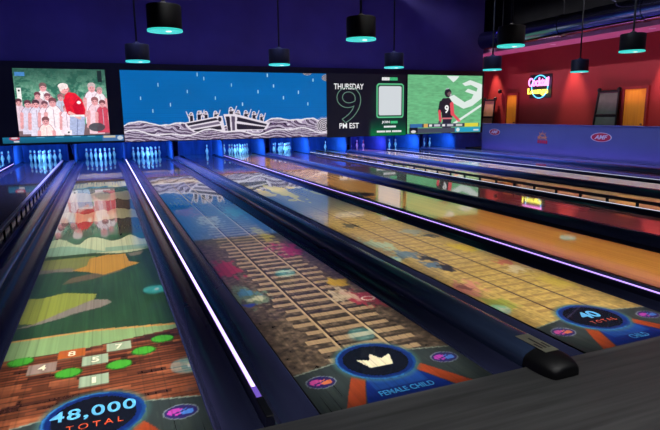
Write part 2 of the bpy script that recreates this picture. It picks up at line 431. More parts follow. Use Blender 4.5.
        p.fill((V > 4.6) & (V < 9.5) & (g > .57), (214, 182, 30), np.clip((V - 4.6) / .8, 0, 1))
        p.fill((V > 8.2), (74, 84, 80), np.clip((V - 8.2) / 1.0, 0, 1) * .8)  # second far darkening, also painted for the reflections
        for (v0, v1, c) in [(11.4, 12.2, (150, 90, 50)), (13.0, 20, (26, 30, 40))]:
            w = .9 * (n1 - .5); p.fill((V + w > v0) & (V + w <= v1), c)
    # score plate at the foul line
    top = .44 + .06 * np.clip(np.minimum(U, LW - U) / .27, 0, 1)
    p.fill(V < top, (50, 58, 56)); p.fill((V < top) & (V > top - .012), (150, 160, 140), .8)
    p.fill((V < top - .02) & (fbm(U * 50, V * 3, 11) > .62), (66, 74, 66), .5)
    p.poly([(.30, .30), (.36, .24), (.24, -.02), (.13, -.02)], (158, 64, 32)); p.poly([(LW - .30, .30), (LW - .36, .24), (LW - .24, -.02), (LW - .13, -.02)], (158, 64, 32))
    p.poly([(.37, .25), (LW - .37, .25), (LW - .25, -.02), (.25, -.02)], (18, 42, 118))
    p.fill((V < .25) & (np.abs(U - .527) < .16) & (V > .1), (44, 100, 170), .5)
    p.ell(.527, .44, .285, .285, (74, 118, 112), .9, .18); p.ell(.527, .44, .245, .245, (24, 66, 126)); p.ell(.527, .44, .226, .226, (18, 40, 104)); p.ell(.527, .44, .200, .200, (16, 20, 32))
    d = np.hypot(U - .527, V - .44); p.fill((d > .232) & (d < .243) & (U < .6), (60, 130, 190), .8)
    for u, c1, c2 in ((.12, (220, 80, 150), (240, 130, 70)), (LW - .12, (200, 70, 170), (80, 140, 220))):
        p.ell(u, .31, .090, .072, (150, 160, 165), .7); p.ell(u, .31, .082, .064, (44, 34, 96)); p.ell(u - .025, .315, .040, .034, c1, .9); p.ell(u + .028, .305, .035, .030, c2, .9)
        p.line((u - .04, .295), (u + .05, .33), .006, (60, 40, 110))
    if kind == 3:
        p.poly([(.455, .36), (.605, .36), (.645, .49), (.57, .445), (.53, .53), (.49, .445), (.415, .49)], (250, 232, 190))
    # fine board lines of the lane itself
    p.mult(.93 + .14 * vnoise(U * 110, V * .4, 77)); p.fill((U * 18) % 1 < .06, (30, 24, 20), .18)
    return p.C

M_pic = attr_mat('lane_printed_light', 0, .32, 1., .03, 2.3)  # the projected image is light painted into the lane's base colour
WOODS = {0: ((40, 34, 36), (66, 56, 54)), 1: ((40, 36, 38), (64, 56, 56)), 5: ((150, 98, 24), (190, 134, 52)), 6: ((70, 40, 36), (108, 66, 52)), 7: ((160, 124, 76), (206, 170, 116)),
         8: ((170, 146, 112), (210, 190, 160)), 9: ((60, 54, 60), (90, 82, 84)), 10: ((80, 70, 84), (120, 104, 120))}  # dark, reddish and violet woods carry shade, reflection and light tint in their colour
LBL = {0: 'bowling lane cut off at the left edge beyond the bumper rail', 1: 'unlit dark bowling lane beside the black and white bumper rail at left',
       2: 'bowling lane with meadow, brick and 48,000 score picture', 3: 'bowling lane with railway track picture and a cream crown emblem',
       4: 'bowling lane with sandy railway picture and a score of 40', 5: 'plain glossy orange wood bowling lane right of the violet light strip',
       6: 'dark reddish glossy bowling lane behind the orange wood lane', 7: 'tan wood bowling lane directly behind the post bumper rail',
       8: 'pale cream bowling lane, second beyond the post bumper rail', 9: 'dark grey bowling lane beyond the white strip, next to last at right', 10: 'violet tinted bowling lane along the low partition wall'}
def gutter_prof(x):
    top = [(0, -.012), (.012, -.014), (.03, -.035), (.07, -.058), (.1175, -.066), (.165, -.058), (.205, -.035), (.223, -.014), (.235, -.012)]
    return [(x + a, z) for a, z in top] + [(x + .235, -.10), (x, -.10)]
lanes = []
us = np.linspace(0, LW, 150)
vs = [0.]; st = .0075
while vs[-1] < 17.6: vs.append(vs[-1] + st); st *= 1.0042
vs = np.array(vs)
for i, c in enumerate(CENT):
    xl = c - LW / 2
    root = empty('bowling_lane', (xl, FOUL, 0)); tag(root, LBL[i], 'bowling lane', 'bowling lanes side by side')
    if i in (2, 3, 4):
        MB().box(0, LW, 0, vs[-1], -.06, -.003).build('lane_bed', M_pit, root)
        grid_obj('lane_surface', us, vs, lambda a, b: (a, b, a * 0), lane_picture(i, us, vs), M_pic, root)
        MB().box(0, LW, vs[-1], DECK - FOUL, -.06, 0).build('pin_deck', wood_mat('deck_%d' % i, rgb(40, 48, 76), rgb(66, 76, 112)), root)  # blue of the pin lamps put into the deck's wood colour
    else:
        a, b = WOODS[i]
        MB().box(0, LW, 0, DECK - FOUL, -.06, 0).build('lane_surface', wood_mat('lane_wood_%d' % i, rgb(*a), rgb(*b), coat_ior=2.1), root)
    if i >= 0:
        MB().prof_y(gutter_prof(-.235), 0, DECK - FOUL).build('gutter', M_gut, root, True)
        MB().prof_y(gutter_prof(LW), 0, DECK - FOUL).build('gutter', M_gut, root, True)
    # metal edge at the foul line
    T = lambda u, v: Matrix.Translation((u, v, .0012))
    if i == 2:
        text_obj('score_digits', '48,000', T(.322, .425), .405, .125, P_blue, root, depth=.001, bold=.016, spacing=1.12)
        text_obj('score_word', 'TOTAL', T(.40, .335), .26, .05, P_or, root, spacing=1.5, depth=.001)
        for s, u, v in (('4', .23, 1.14), ('8', .385, 1.29), ('5', .525, 1.14), ('7', .665, 1.29), ('1', .52, .85)):
            text_obj('tile_digit', s, T(u - (.011 if s == '1' else .022), v - .034), .022 if s == '1' else .044, .075, P_cream, root, depth=.001, bold=.01)
        text_obj('player_name', 'FEMALE', T(.38, .04), .3, .045, P_cyan, root, depth=.001) if False else None
    if i == 3:
        text_obj('player_name', 'FEMALE CHILD', T(.36, .035), .335, .05, P_cyan, root, depth=.001, bold=.01)
    if i == 4:
        text_obj('score_digits', '40', T(.455, .42), .16, .12, P_blue, root, depth=.001, bold=.03)
        text_obj('score_word', 'TOTAL', T(.43, .33), .22, .045, P_or, root, spacing=1.5, depth=.001)
        text_obj('player_name', 'CHILD', T(.46, .035), .15, .06, P_cyan, root, depth=.001, bold=.01)
    lanes.append(root)

# ------------------------------------------------------------------ between the lanes
def led_divider(x, m_led, label, near=FOUL, body=M_div, led_w=.011, post=False):
    root = empty('lane_divider', (x, FOUL, 0)); tag(root, label, 'lane divider', 'light strip dividers between lanes')
    L = MASK + .02 - FOUL
    MB().prof_y([(-.0245, -.1), (.0245, -.1), (.0245, .015), (.020, .035), (.013, .044), (-.013, .044), (-.020, .035), (-.0245, .015)], .004, L).build('divider_body', body, root, True)
    st_ = MB().box(-led_w, led_w, .32, L - .05, .044, .050).build('light_strip', m_led if m_led is not M_led else M_ledv, root)
    if m_led is M_led: MB().box(-.0065, .0065, .325, L - .06, .050, .053).build('strip_core', M_led, st_)
    MB().box(-led_w * 1.25, led_w * 1.25, .21, .32, .044, .052, .002).build('strip_end_cap', M_ledend, root)
    MB().box(-.020, .020, .004, .20, .044, .052, .003).build('divider_nose', M_black, root)
    return root
def mid(i): return (CENT[i] + CENT[i + 1]) / 2
led_divider(mid(2), M_led, 'dark divider with bright white violet strip between the 48,000 and crown lanes')
led_divider(mid(4), M_ledv, 'dark divider with thin violet strip between the 40 score lane and orange lane', led_w=.010)
led_divider(mid(6), M_ledw, 'dark divider with white strip below the post bumper rail', led_w=.012)
led_divider(mid(8), M_ledw, 'dark divider with white strip between the cream and dark grey lanes', led_w=.012)
led_divider(mid(0), M_ledv, 'divider at the far left edge beside the cut off lane')
HOODL = {1: 'long grey blue return hood left of the 48,000 lane', 3: 'wide black return hood between the crown lane and the 40 lane',
         5: 'black return hood between the orange wood lane and dark red lane', 7: 'black return hood between the tan and cream lanes', 9: 'black return hood beside the violet tinted lane at the partition'}
def hood(i):
    x = CENT[i] + LW / 2 + .235; w = .247
    root = empty('ball_return_hood', (x, FOUL, 0)); tag(root, HOODL[i], 'ball return', 'ball return hoods between lane pairs')
    pr = [(.002, -.1), (.245, -.1), (.245, .030), (.239, .060), (.222, .080), (.19, .090), (.14, .093), (.095, .090), (.070, .082), (.060, .074), (.045, .074), (.022, .062), (.008, .040), (.002, .01)]
    MB().prof_y(pr, .03, MASK - .05 - FOUL).build('hood_cover', M_hood, root, True)
    # rounded nose that reaches over the foul line
    nose = MB(); n = 9
    up = [(.002, .003), (.245, .003), (.245, .030), (.239, .060), (.222, .080), (.19, .090), (.14, .093), (.095, .090), (.060, .080), (.022, .062), (.008, .040)]
    vsn = []; fsn = []
    for (px, pz) in up: vsn.append((px, .03, pz))
    for k in range(n):
        a = k / (n - 1) * PI / 2; y = -.06 - .14 * math.sin(a); s = .62 + .38 * math.cos(a); sz = .50 + .50 * math.cos(a)
        for (px, pz) in up: vsn.append((.1235 + (px - .1235) * s, y, .003 + (pz - .003) * sz))
    m_ = len(up)
    for k in range(n):
        for q in range(m_):
            r_ = (q + 1) % m_; fsn.append((k * m_ + q, k * m_ + r_, (k + 1) * m_ + r_, (k + 1) * m_ + q))
    fsn.append(tuple(range(m_))); fsn.append(tuple(range(n * m_, (n + 1) * m_)))
    nose.add(vsn, fsn).build('hood_nose', M_black, root, True)
    if i == 3:
        lp = MB().box(.10, .20, -.05, .21, .0932, .0958).build('label_plate', M_label, root)
        for k in range(3): MB().box(.115 + .028 * k, .128 + .028 * k, .0, .07 + .08 * (k % 2), .0958, .0964).build('label_print', M_labelt, lp)
    return root
for i in (1, 3, 5, 7, 9): hood(i)

def bumper(x, label, z0, m_rail, up=.10, y0=3.0):
    root = empty('bumper_rail', (x, y0, 0)); tag(root, label, 'bumper rail', 'raised gutter bumper rails')
    L = MASK - .3 - y0
    MB().box(-.028, .028, 0, L, up, up + .05, .006).build('rail', m_rail, root)
    k = 0; pitch = .548
    pm = MB().box(-.012, .012, -.02, .02, z0, up)
    first = None
    y = .12
    while y < L:
        if first is None: o = first = pm.build('post', M_railk, root)
        else:
            o = first.copy(); COL.objects.link(o); o.parent = root
        o.location = (0, y, 0); y += pitch
    return root
bumper(CENT[7] - LW / 2 - .10, 'black bumper rail on posts along the tan lane at right', -.061, M_railk, .085)
bumper(CENT[1] + LW / 2 + .10, 'pale bumper rail on black posts beside the unlit lane at left', -.061, M_rail, .07)

# ------------------------------------------------------------------ pins and pin decks
PINPROF = [(.0, 0), (.026, 0), (.0287, .010), (.036, .06), (.050, .085 + .005), (.0605, .114), (.0580, .15), (.046, .186), (.030, .220), (.0235, .248), (.0228, .262), (.0258, .29), (.0318, .325), (.0323, .343), (.027, .365), (.016, .377), (.001, .381)]
proto = MB(); n = 16
def pin_mesh():
    mb = MB()
    prof = PINPROF[1:]
    vs_ = []; 
    for r, z in prof:
        for k in range(n): a = 2 * PI * k / n; vs_.append((r * math.cos(a), r * math.sin(a), z))
    fs_ = []; mi = []
    for k in range(len(prof) - 1):
        zc = (prof[k][1] + prof[k + 1][1]) / 2
        for q in range(n):
            r_ = (q + 1) % n; fs_.append((k * n + q, k * n + r_, (k + 1) * n + r_, (k + 1) * n + q)); mi.append(1 if .235 < zc < .30 and not (.25 < zc < .262) else 0)
    fs_.append(tuple(range(n - 1, -1, -1))); mi.append(0); fs_.append(tuple(range((len(prof) - 1) * n, len(prof) * n))); mi.append(0)
    mb.add(vs_, fs_); mb.mi = mi
    return mb
PIN0 = None
POS = [(0, 0)] + [(sx * .1524, .264) for sx in (-1, 1)] + [(sx * .3048, .528) for sx in (-1, 0, 1)] + [(sx * .1524, .792) for sx in (-3, -1, 1, 3)]
PNAME = ['head pin at the front', 'left pin of the second row', 'right pin of the second row', 'left pin of the third row', 'middle pin of the third row', 'right pin of the third row',
         'back left corner pin', 'back row pin left of middle', 'back row pin right of middle', 'back right corner pin']
UP = {0: [5, 8, 9], 1: range(10), 2: range(10), 3: range(10), 4: [9], 5: range(10), 6: range(10), 7: [9], 8: [7, 8, 9], 9: [7, 8, 9], 10: [8, 9]}
LN = ['cut off left lane', 'unlit left lane', '48,000 meadow lane', 'crown lane', '40 score lane', 'orange wood lane', 'dark red lane', 'tan lane', 'cream lane', 'dark grey lane', 'violet lane']
for i, c in enumerate(CENT):
    for k in UP[i]:
        if PIN0 is None: o = PIN0 = pin_mesh().build('bowling_pin', [M_pin, M_stripe], None, True)
        else: o = PIN0.copy(); COL.objects.link(o)
        o.location = (c + POS[k][0], HEAD + POS[k][1], 0.0005); o.rotation_euler = (0, 0, .37 * k + i)
        tag(o, 'white bowling pin, %s of the %s' % (PNAME[k], LN[i]), 'bowling pin', 'pins standing on the %s' % LN[i])

KB = MB().box(-.02, .02, 0, 2.1, -.1, .60, .004)
kfirst = None
def kick(x, label):
    global kfirst
    if kfirst is None: o = kfirst = KB.build('kickback_panel', M_kick)
    else: o = kfirst.copy(); COL.objects.link(o)
    o.location = (x, MASK + .05, 0); tag(o, label, 'kickback panel', 'blue kickback panels beside the pin decks'); return o
for i in range(10):
    if i % 2 == 0: kick(mid(i), 'blue panel between the pins of %s and %s' % (LN[i], LN[i + 1]))
    else:
        kick(CENT[i] + LW / 2 + .262, 'blue panel at the right of the pins of the %s' % LN[i]); kick(CENT[i + 1] - LW / 2 - .262, 'blue panel at the left of the pins of the %s' % LN[i + 1])
        x = CENT[i] + LW / 2 + .285; 
        tag(MB().box(x, x + .147, MASK + .2, MASK + .5, -.2, .26, .01).build('ball_lift_box', M_black), 'black box between blue panels right of the %s pins' % LN[i], 'ball lift', 'black boxes between kickback panels')
kick(CENT[10] + LW / 2 + .262, 'blue panel at the far right beside the violet lane pins')

# ------------------------------------------------------------------ screens
def screen_root(name, x, z, label):
    r = empty(name, (x, MASK, z)); tag(r, label, 'video screen', 'video screens over the pin decks'); return r
def panel(root, x0, x1, z0, z1, nx, nz, painter, name='picture', strength=1., casing=True, yoff=-.03):
    xs = np.linspace(x0, x1, nx); zs = np.linspace(z0, z1, nz)
    if casing: MB().box(x0 - .012, x1 + .012, yoff + .002, -.001, z0 - .012, z1 + .012).build('casing', M_black, root)
    p = painter(xs, zs)
    return grid_obj(name, xs, zs, lambda a, b: (a, a * 0 + yoff, b), p.C, attr_mat(name + '_light', strength, .35), root)
def SM(x, z, y=-.036): return Matrix.Translation((x, y, z)) @ Matrix.Rotation(PI / 2, 4, 'X')

def paint_crowd(xs, zs):
    p = Paint(xs, zs, (70, 140, 110)); U, V = p.U, p.V   # metres on the screen, local
    W, H = 2.67, 2.12
    n = fbm(U * 3, V * 7, 3); p.fill(V > -1, (52, 112, 92)); p.fill(n > .5, (120, 178, 148), .7); p.fill(fbm(U * 14, V * 14, 8) > .58, (176, 214, 190), .35)
    p.fill(V > 1.2, (40, 78, 66), .75 * np.clip((V - 1.35) / .6, 0, 1)); p.rect(.05, .32, 1.86, 1.98, (70, 130, 190)); p.rect(2.42, 2.55, 1.7, 2.06, (26, 40, 40))
    p.fill(V < .35, (120, 96, 100))
    p.rect(.06, .18, .9, 1.5, (232, 232, 228)); p.ell(.12, 1.42, .03, .03, (30, 30, 30))
    def man(u, v, s, shirt, hair, skin=(226, 160, 164), dark=(150, 100, 120)):
        p.ell(u, v - .48 * s, .27 * s, .42 * s, dark, .6); p.ell(u, v - .48 * s, .245 * s, .40 * s, shirt); p.rect(u - .245 * s, u + .245 * s, v - 1.1 * s, v - .48 * s, shirt)
        p.line((u - .22 * s, v - .35 * s), (u - .26 * s, v - .85 * s), .055 * s, skin); p.line((u + .22 * s, v - .35 * s), (u + .24 * s, v - .85 * s), .055 * s, skin)
        p.ell(u, v, .105 * s, .14 * s, skin); p.ell(u, v + .06 * s, .115 * s, .1 * s, hair); p.ell(u, v - .035 * s, .085 * s, .085 * s, skin)
        p.rect(u - .055 * s, u - .02 * s, v - .02 * s, v, (110, 60, 70)); p.rect(u + .02 * s, u + .055 * s, v - .02 * s, v, (110, 60, 70)); p.rect(u - .03 * s, u + .03 * s, v - .085 * s, v - .07 * s, (170, 80, 90))
        p.line((u, v - .2 * s), (u, v - .8 * s), .008, (190, 160, 180))
    W_ = (240, 222, 232)
    man(.80, 1.52, .95, (236, 232, 232), (120, 90, 90)); man(2.22, 1.52, 1.05, W_, (200, 180, 180)); man(2.45, 1.42, .8, (236, 226, 230), (180, 150, 150))
    man(.62, 1.26, .8, (206, 160, 170), (110, 60, 70)); man(.90, 1.22, .8, W_, (130, 80, 90)); man(1.28, 1.2, .8, (190, 200, 220), (150, 100, 110))
    man(.08, 1.05, .8, (226, 200, 214), (90, 50, 60)); man(.32, 1.0, .85, (214, 206, 226), (96, 56, 66)); man(.55, 1.0, .9, (222, 214, 232), (80, 50, 60)); man(.80, .98, .8, W_, (110, 70, 80))
    man(1.03, 1.05, 1.0, (246, 232, 236), (120, 74, 80)); man(2.28, 1.08, .95, (240, 204, 214), (150, 96, 100)); man(2.5, 1.0, .85, (200, 70, 90), (120, 70, 76)); man(1.4, .85, .75, W_, (170, 120, 120))
    man(.78, .46, .95, (250, 226, 222), (130, 80, 84))
    # bending man in a red polo with pale trousers
    p.ell(1.43, 1.38, .16, .2, (200, 120, 120), .5)
    p.poly([(1.44, .0), (1.50, .62), (1.94, .66), (1.92, .3), (1.86, .0)], (170, 180, 214)); p.line((1.66, 0), (1.72, .5), .014, (120, 130, 170))
    p.poly([(1.36, 1.0), (1.40, 1.28), (1.52, 1.38), (1.72, 1.34), (1.90, 1.14), (1.98, .82), (1.94, .62), (1.52, .62), (1.44, .8)], (226, 30, 50)); p.poly([(1.6, .95), (1.8, 1.2), (1.93, .9), (1.9, .66), (1.66, .66)], (196, 14, 40))
    p.line((1.42, 1.1), (1.50, .72), .075, (216, 24, 46)); p.line((1.50, .72), (1.78, .56), .05, (236, 176, 172)); p.ell(1.80, 1.05, .06, .05, (246, 236, 236))
    p.rect(1.5, 1.94, .60, .66, (240, 240, 240))
    p.ell(1.40, 1.48, .135, .16, (232, 160, 160)); p.ell(1.38, 1.56, .15, .1, (240, 226, 222)); p.ell(1.31, 1.5, .05, .1, (236, 220, 216)); p.rect(1.40, 1.44, 1.46, 1.48, (120, 60, 66)); p.rect(1.47, 1.5, 1.46, 1.48, (120, 60, 66)); p.rect(1.42, 1.5, 1.39, 1.405, (170, 70, 80))
    p.ell(2.28, .25, .25, .14, (70, 70, 76), .9); p.rect(1.35, 1.52, .02, .18, (236, 226, 230)); p.ell(1.42, .1, .03, .03, (40, 40, 40))
    p.mult(.88 + .24 * fbm(U * 24, V * 24, 31)); return p
r1 = screen_root('video_screen', -2.46, .90, 'left screen showing a man in a red shirt before a crowd')
panel(r1, 0, 2.66, 0, 2.10, 260, 210, paint_crowd, strength=1.15)
def paint_tick(xs, zs):
    p = Paint(xs + .48, zs + .215, (28, 118, 156)); U, V = p.U, p.V
    p.mult(.85 + .3 * (V / .24)); p.rect(2.9, 3.6, 0, .3, (80, 130, 190)); p.rect(2.94, 3.3, .11, .18, (230, 220, 190)); p.ell(3.45, .1, .09, .07, (220, 235, 250))
    p.ell(.33, .15, .15, .055, (215, 60, 90)); p.ell(.33, .16, .1, .03, (240, 225, 235)); p.rect(.3, .46, .03, .08, (235, 235, 245))
    for u in (.95, 1.5, 2.0, 2.45): p.rect(u, u + .24, .15, .19, (90, 176, 214))
    return p
panel(r1, -.48, 3.08, -.215, -.025, 300, 24, paint_tick, 'score_ticker', .75)

def paint_boat(xs, zs):
    p = Paint(xs, zs, (0, 104, 178)); U, V = p.U, p.V    # 7.4 x 2.36
    p.mult(.94 + .12 * fbm(U * .6, V * 1.2, 4)); p.fill(((V * 13) % 1 < .22) & (V < 1.35), (24, 70, 140), .45 * np.clip((1.5 - V), 0, 1))
    p.fill((V * 40) % 1 < .3, (0, 90, 165), .25)
    for k in range(17):
        u = .3 + 6.6 * ((k * .618 + .1) % 1); v = .95 + 1.25 * ((k * .3819 * 1.9 + .27 * (k % 3)) % 1); p.rect(u, u + .028, v, v + .12, (200, 226, 240), .9)
    def waves(topf, seed, fr):
        q = fbm(U * 1.1 + seed, V * 2.2, seed, 4); w = fbm(U * 2.6, V * 5, seed + 5, 3)
        ph = V * fr * 1.55 + 4.2 * q + .9 * w + .8 * np.sin(U * 1.4 + seed) + .12 * U * fr
        s = np.sin(ph * 2 * PI); m = V < topf
        p.fill(m, (34, 26, 42)); p.fill(m & (s > -.2), (128, 106, 146)); p.fill(m & (s > .25), (226, 218, 232)); p.fill(m & (s > .75), (168, 150, 180)); p.fill(m & (s < -.86), (120, 96, 130))
        p.fill(m & (V > topf - .045), (238, 232, 240))
    tz = .50 + .10 * np.sin(U * 1.3 + .4) + .07 * np.sin(U * 3.9) + .12 * np.clip((U - 4.6) / 1.4, 0, 1) - .06 * np.clip((U - 6.3), 0, 1) + .04 * vnoise(U * 6, U * 0, 5)
    waves(tz, 3, 5.0)
    # rowers
    def rower(u, v, s, d):
        for (r, c) in ((.030, (236, 226, 236)), (.0, (34, 28, 44))):
            p.ell(u, v + .30 * s, .075 * s + r, .09 * s + r, c); p.poly([(u - .13 * s - r, v - .2), (u + .13 * s + r, v - .2), (u + .10 * s + r, v + .2 * s + r), (u - .10 * s - r, v + .2 * s + r)], c)
            p.line((u, v + .12 * s), (u + d * .2 * s, v + .22 * s), .03 * s + r * .6, c)
        p.line((u + d * .08, v - .02), (u + d * .34 * s, v + .48 * s), .015, (226, 214, 226)); p.ell(u + .01, v + .28 * s, .03, .035, (200, 180, 200))
    for u, v, s, d in ((2.25, .74, .5, -1), (2.52, .77, .55, 1), (2.76, .77, .5, -1), (3.1, .78, .5, 1), (3.66, .86, .62, 1), (3.92, .80, .5, -1), (4.2, .76, .58, 1), (4.5, .72, .58, 1), (4.78, .68, .45, 1)): rower(u, v, s, d)
    Wt = (232, 222, 234); K = (38, 32, 48)
    def hull(pts, inner): p.poly(pts, Wt); p.poly(inner, K)
    hull([(2.0, .60), (3.1, .80), (3.34, .82), (3.42, .28), (2.3, .26), (2.05, .45)], [(2.06, .57), (3.1, .75), (3.2, .68), (2.12, .49)])
    p.poly([(2.14, .45), (3.2, .62), (3.26, .54), (2.24, .38)], (120, 108, 130)); p.poly([(2.3, .34), (3.26, .48), (3.3, .34), (2.36, .28)], K)
    hull([(3.38, .88), (3.84, .88), (5.1, .54), (4.95, .30), (3.52, .24)], [(3.88, .78), (4.98, .50), (4.95, .43), (3.86, .63)])
    p.poly([(3.45, .80), (3.6, .80), (3.62, .28), (3.52, .28)], K); p.poly([(3.66, .81), (3.79, .79), (3.78, .28), (3.68, .28)], (92, 80, 104)); p.poly([(3.84, .54), (4.92, .40), (4.86, .31), (3.84, .33)], K)
    p.ell(3.24, .70, .06, .08, K)
    waves(.27 + .08 * np.sin(U * 2.2 + 1) + .05 * np.sin(U * 5.1), 11, 6.5)
    # swirl in the far corner
    for cx, cy, r in ((7.38, 2.2, .2), (6.6, 2.40, .2)):
        d = np.hypot(U - cx, (V - cy) * 1.6); p.fill(d < r, (52, 46, 60)); p.fill((d < r) & ((d * 18) % 1 < .4), (200, 190, 200))
    p.ell(7.25, .42, .3, .24, (40, 34, 50)); d = np.hypot(U - 7.25, V - .4); p.fill((d < .34) & ((d * 15) % 1 < .45), (226, 216, 228))
    return p
r2 = screen_root('video_screen', .655, .645, 'large middle screen with rowers in boats on pale waves under a blue sky')
panel(r2, 0, 7.375, 0, 2.355, 560, 230, paint_boat, strength=.95)

def paint_poster(xs, zs):
    p = Paint(xs, zs, (13, 14, 22)); U, V = p.U, p.V   # 3.5 x 2.4
    g = np.clip((.75 - V) / .75, 0, 1) * np.clip((U - 1.75) / .15, 0, 1); p.fill(g > 0, (0, 120, 60), g)
    g2 = np.clip(1 - np.hypot((U - 2.74) / 1.0, (V - 1.3) / 1.1), 0, 1); p.fill(V > -1, (0, 90, 52), g2 * .8)
    rr = lambda x0, x1, z0, z1, r: np.hypot(np.maximum(np.maximum(x0 + r - U, U - x1 + r), 0), np.maximum(np.maximum(z0 + r - V, V - z1 + r), 0)) < r
    p.fill(rr(2.12, 3.36, .70, 2.06, .12), (96, 196, 140)); p.fill(rr(2.17, 3.31, .75, 2.01, .09), (14, 70, 46)); p.fill(rr(2.23, 3.25, .81, 1.95, .05), (214, 220, 224))
    return p
r3 = screen_root('advert_screen', 8.06, .60, 'black advert screen reading THURSDAY 9 PM EST with a green framed white square')
panel(r3, 0, 3.47, 0, 2.42, 200, 140, paint_poster, strength=.95)
text_obj('headline', 'THURSDAY', SM(.28, 1.82), 1.27, .22, T_white, r3, bold=.012)
text_obj('numeral', '9', SM(.38, .52), 1.06, 1.40, T_dim, r3, outline=.008, depth=.004)
text_obj('headline', 'PM EST', SM(.50, .32), .84, .21, T_white, r3, bold=.012)
text_obj('small_line', 'JOIN', SM(2.36, .47), .36, .12, T_white, r3, bold=.02)
MB().box(2.76, 3.08, -.04, -.034, .48, .58).build('small_line', T_green, r3)
for x0, x1, z, h, m in ((2.36, 2.70, 2.18, .12, T_white), (2.72, 3.06, 2.18, .12, T_green), (2.46, 3.0, .32, .07, T_white), (2.14, 2.5, .13, .07, T_white), (2.54, 2.8, .13, .07, T_white), (2.84, 3.26, .13, .07, T_white)):
    mb = MB(); k = x0
    while k < x1 - .02: mb.box(k, min(k + .05, x1), -.04, -.034, z, z + h); k += .062
    mb.build('small_line', m, r3)

def paint_field(xs, zs):
    p = Paint(xs, zs, (108, 186, 132)); U, V = p.U, p.V    # 3.7 x 2.36
    p.mult(.86 + .28 * fbm(U * 5, V * 22, 6)); Wc = (228, 240, 234)
    p.poly([(1.85, 2.36), (2.5, 2.36), (2.35, 2.2), (2.2, 2.1)], Wc)
    p.poly([(2.65, 2.05), (3.05, 2.2), (3.7, 2.02), (3.7, 1.45), (3.2, 1.12), (2.75, 1.0), (2.2, 1.25), (2.0, 1.5), (2.25, 1.58), (2.8, 1.28), (3.15, 1.42), (3.25, 1.6), (2.8, 1.72), (2.95, 1.84), (3.4, 1.72), (3.45, 1.86), (3.1, 2.0), (2.8, 1.95)], Wc)
    p.line((2.1, .28), (3.7, 1.16), .05, Wc)
    # player
    K = (34, 32, 44); S = (232, 82, 96)
    p.poly([(1.68, .0), (1.72, .62), (2.16, .62), (2.14, .0)], (44, 40, 58)); p.poly([(1.60, 1.32), (1.70, 1.44), (2.02, 1.46), (2.16, 1.3), (2.20, .6), (1.68, .58)], K)
    p.line((1.62, 1.25), (1.56, .9), .09, K); p.line((1.55, .9), (1.60, .5), .065, S); p.line((2.15, 1.2), (2.20, .8), .09, S); p.line((2.2, .8), (2.52, .52), .06, S); p.ell(2.56, .5, .06, .05, (240, 120, 130))
    p.rect(1.68, 2.18, .58, .64, (220, 120, 130)); p.ell(1.95, 1.66, .17, .18, K); p.ell(2.02, 1.62, .1, .09, (110, 90, 90)); p.line((1.85, 1.82), (1.98, 1.84), .02, (180, 180, 190)); p.rect(2.06, 2.14, 1.54, 1.62, (170, 170, 176))
    p.ell(1.56, .44, .06, .07, (90, 80, 96))
    # score bar
    p.rect(.12, 3.58, .24, .40, (60, 66, 84)); p.rect(.14, .72, .25, .39, (54, 110, 170)); p.rect(.8, 1.0, .25, .39, (220, 170, 90)); p.rect(1.06, 1.2, .27, .37, (235, 235, 235)); p.rect(1.3, 1.6, .28, .36, (200, 200, 210)); p.rect(1.7, 1.84, .28, .36, (235, 235, 235)); p.rect(1.95, 2.25, .28, .36, (190, 190, 200)); p.rect(2.4, 2.72, .28, .36, (206, 206, 200)); p.rect(2.84, 3.55, .25, .39, (226, 216, 70))
    p.rect(.12, 3.7, .0, .22, (70, 76, 92)); p.rect(.1, .5, .0, .24, (20, 20, 24)); p.ell(.3, .08, .12, .06, (220, 220, 220)); p.rect(2.35, 3.65, .02, .22, (40, 160, 196)); p.ell(2.5, .12, .09, .08, (220, 235, 235)); p.rect(3.3, 3.58, .06, .12, (215, 225, 230))
    return p
r4 = screen_root('video_screen', 11.60, .64, 'right screen showing a football player on green turf')
panel(r4, 0, 3.68, 0, 2.38, 240, 160, paint_field, strength=.95)
text_obj('jersey_number', '9', SM(1.80, .82), .2, .34, T_white, r4, bold=.03)

# ------------------------------------------------------------------ pendant lamps
def pendant(x, y, zb, label):
    root = empty('pendant_lamp', (x, y, zb)); tag(root, label, 'pendant lamp', 'black drum pendant lamps over the lanes')
    r = .262
    MB().lathe([(r - .012, .03), (r, .03), (r, .375), (r - .01, .39), (.03, .40), (.03, .385), (r - .02, .375)], n=40).build('lamp_shade', M_shade, root, True)
    MB().lathe([(r - .045, .0), (r + .004, .0), (r + .006, .016), (r + .004, .03), (r - .045, .03)], n=40).build('glow_ring', M_teal, root, True)
    d = MB().lathe([(.0005, .012), (r - .046, .012), (r - .046, .018), (.0005, .018)], n=32).build('diffuser', M_teald, root)
    MB().lathe([(.0005, -.004), (.045, -.002), (.05, .012), (.0005, .012)], (.05, -.05, 0), n=14).build('bulb', M_bulb, root)
    MB().tube([(0, 0, .395), (0, 0, CEIL - zb)], .022, 10).build('hanging_rod', M_shade, root, True)
    MB().lathe([(.07, .0), (.07, .03), (.03, .05), (.025, .07)], (0, 0, .395), n=16).build('rod_collar', M_shade, root, True)
    return root
for x, l in ((1.01, 'large drum pendant over the crown lane, leftmost of the front row'), (4.375, 'large drum pendant above the middle screen right end'), (7.70, 'large drum pendant in front of the corner of the black ceiling'), (11.08, 'large drum pendant under the duct, rightmost of the front row')):
    pendant(x, 9.15, 2.765, 'black ' + l)
for x, l in ((.86, 'small black drum pendant at the top left of the middle screen'), (4.23, 'small black drum pendant above the centre of the middle screen'), (7.50, 'small black drum pendant above the green framed square'), (10.80, 'small black drum pendant by the corner of the right screen'), (14.22, 'small black drum pendant in front of the red wall')):
    pendant(x, 13.6, 2.70, l)

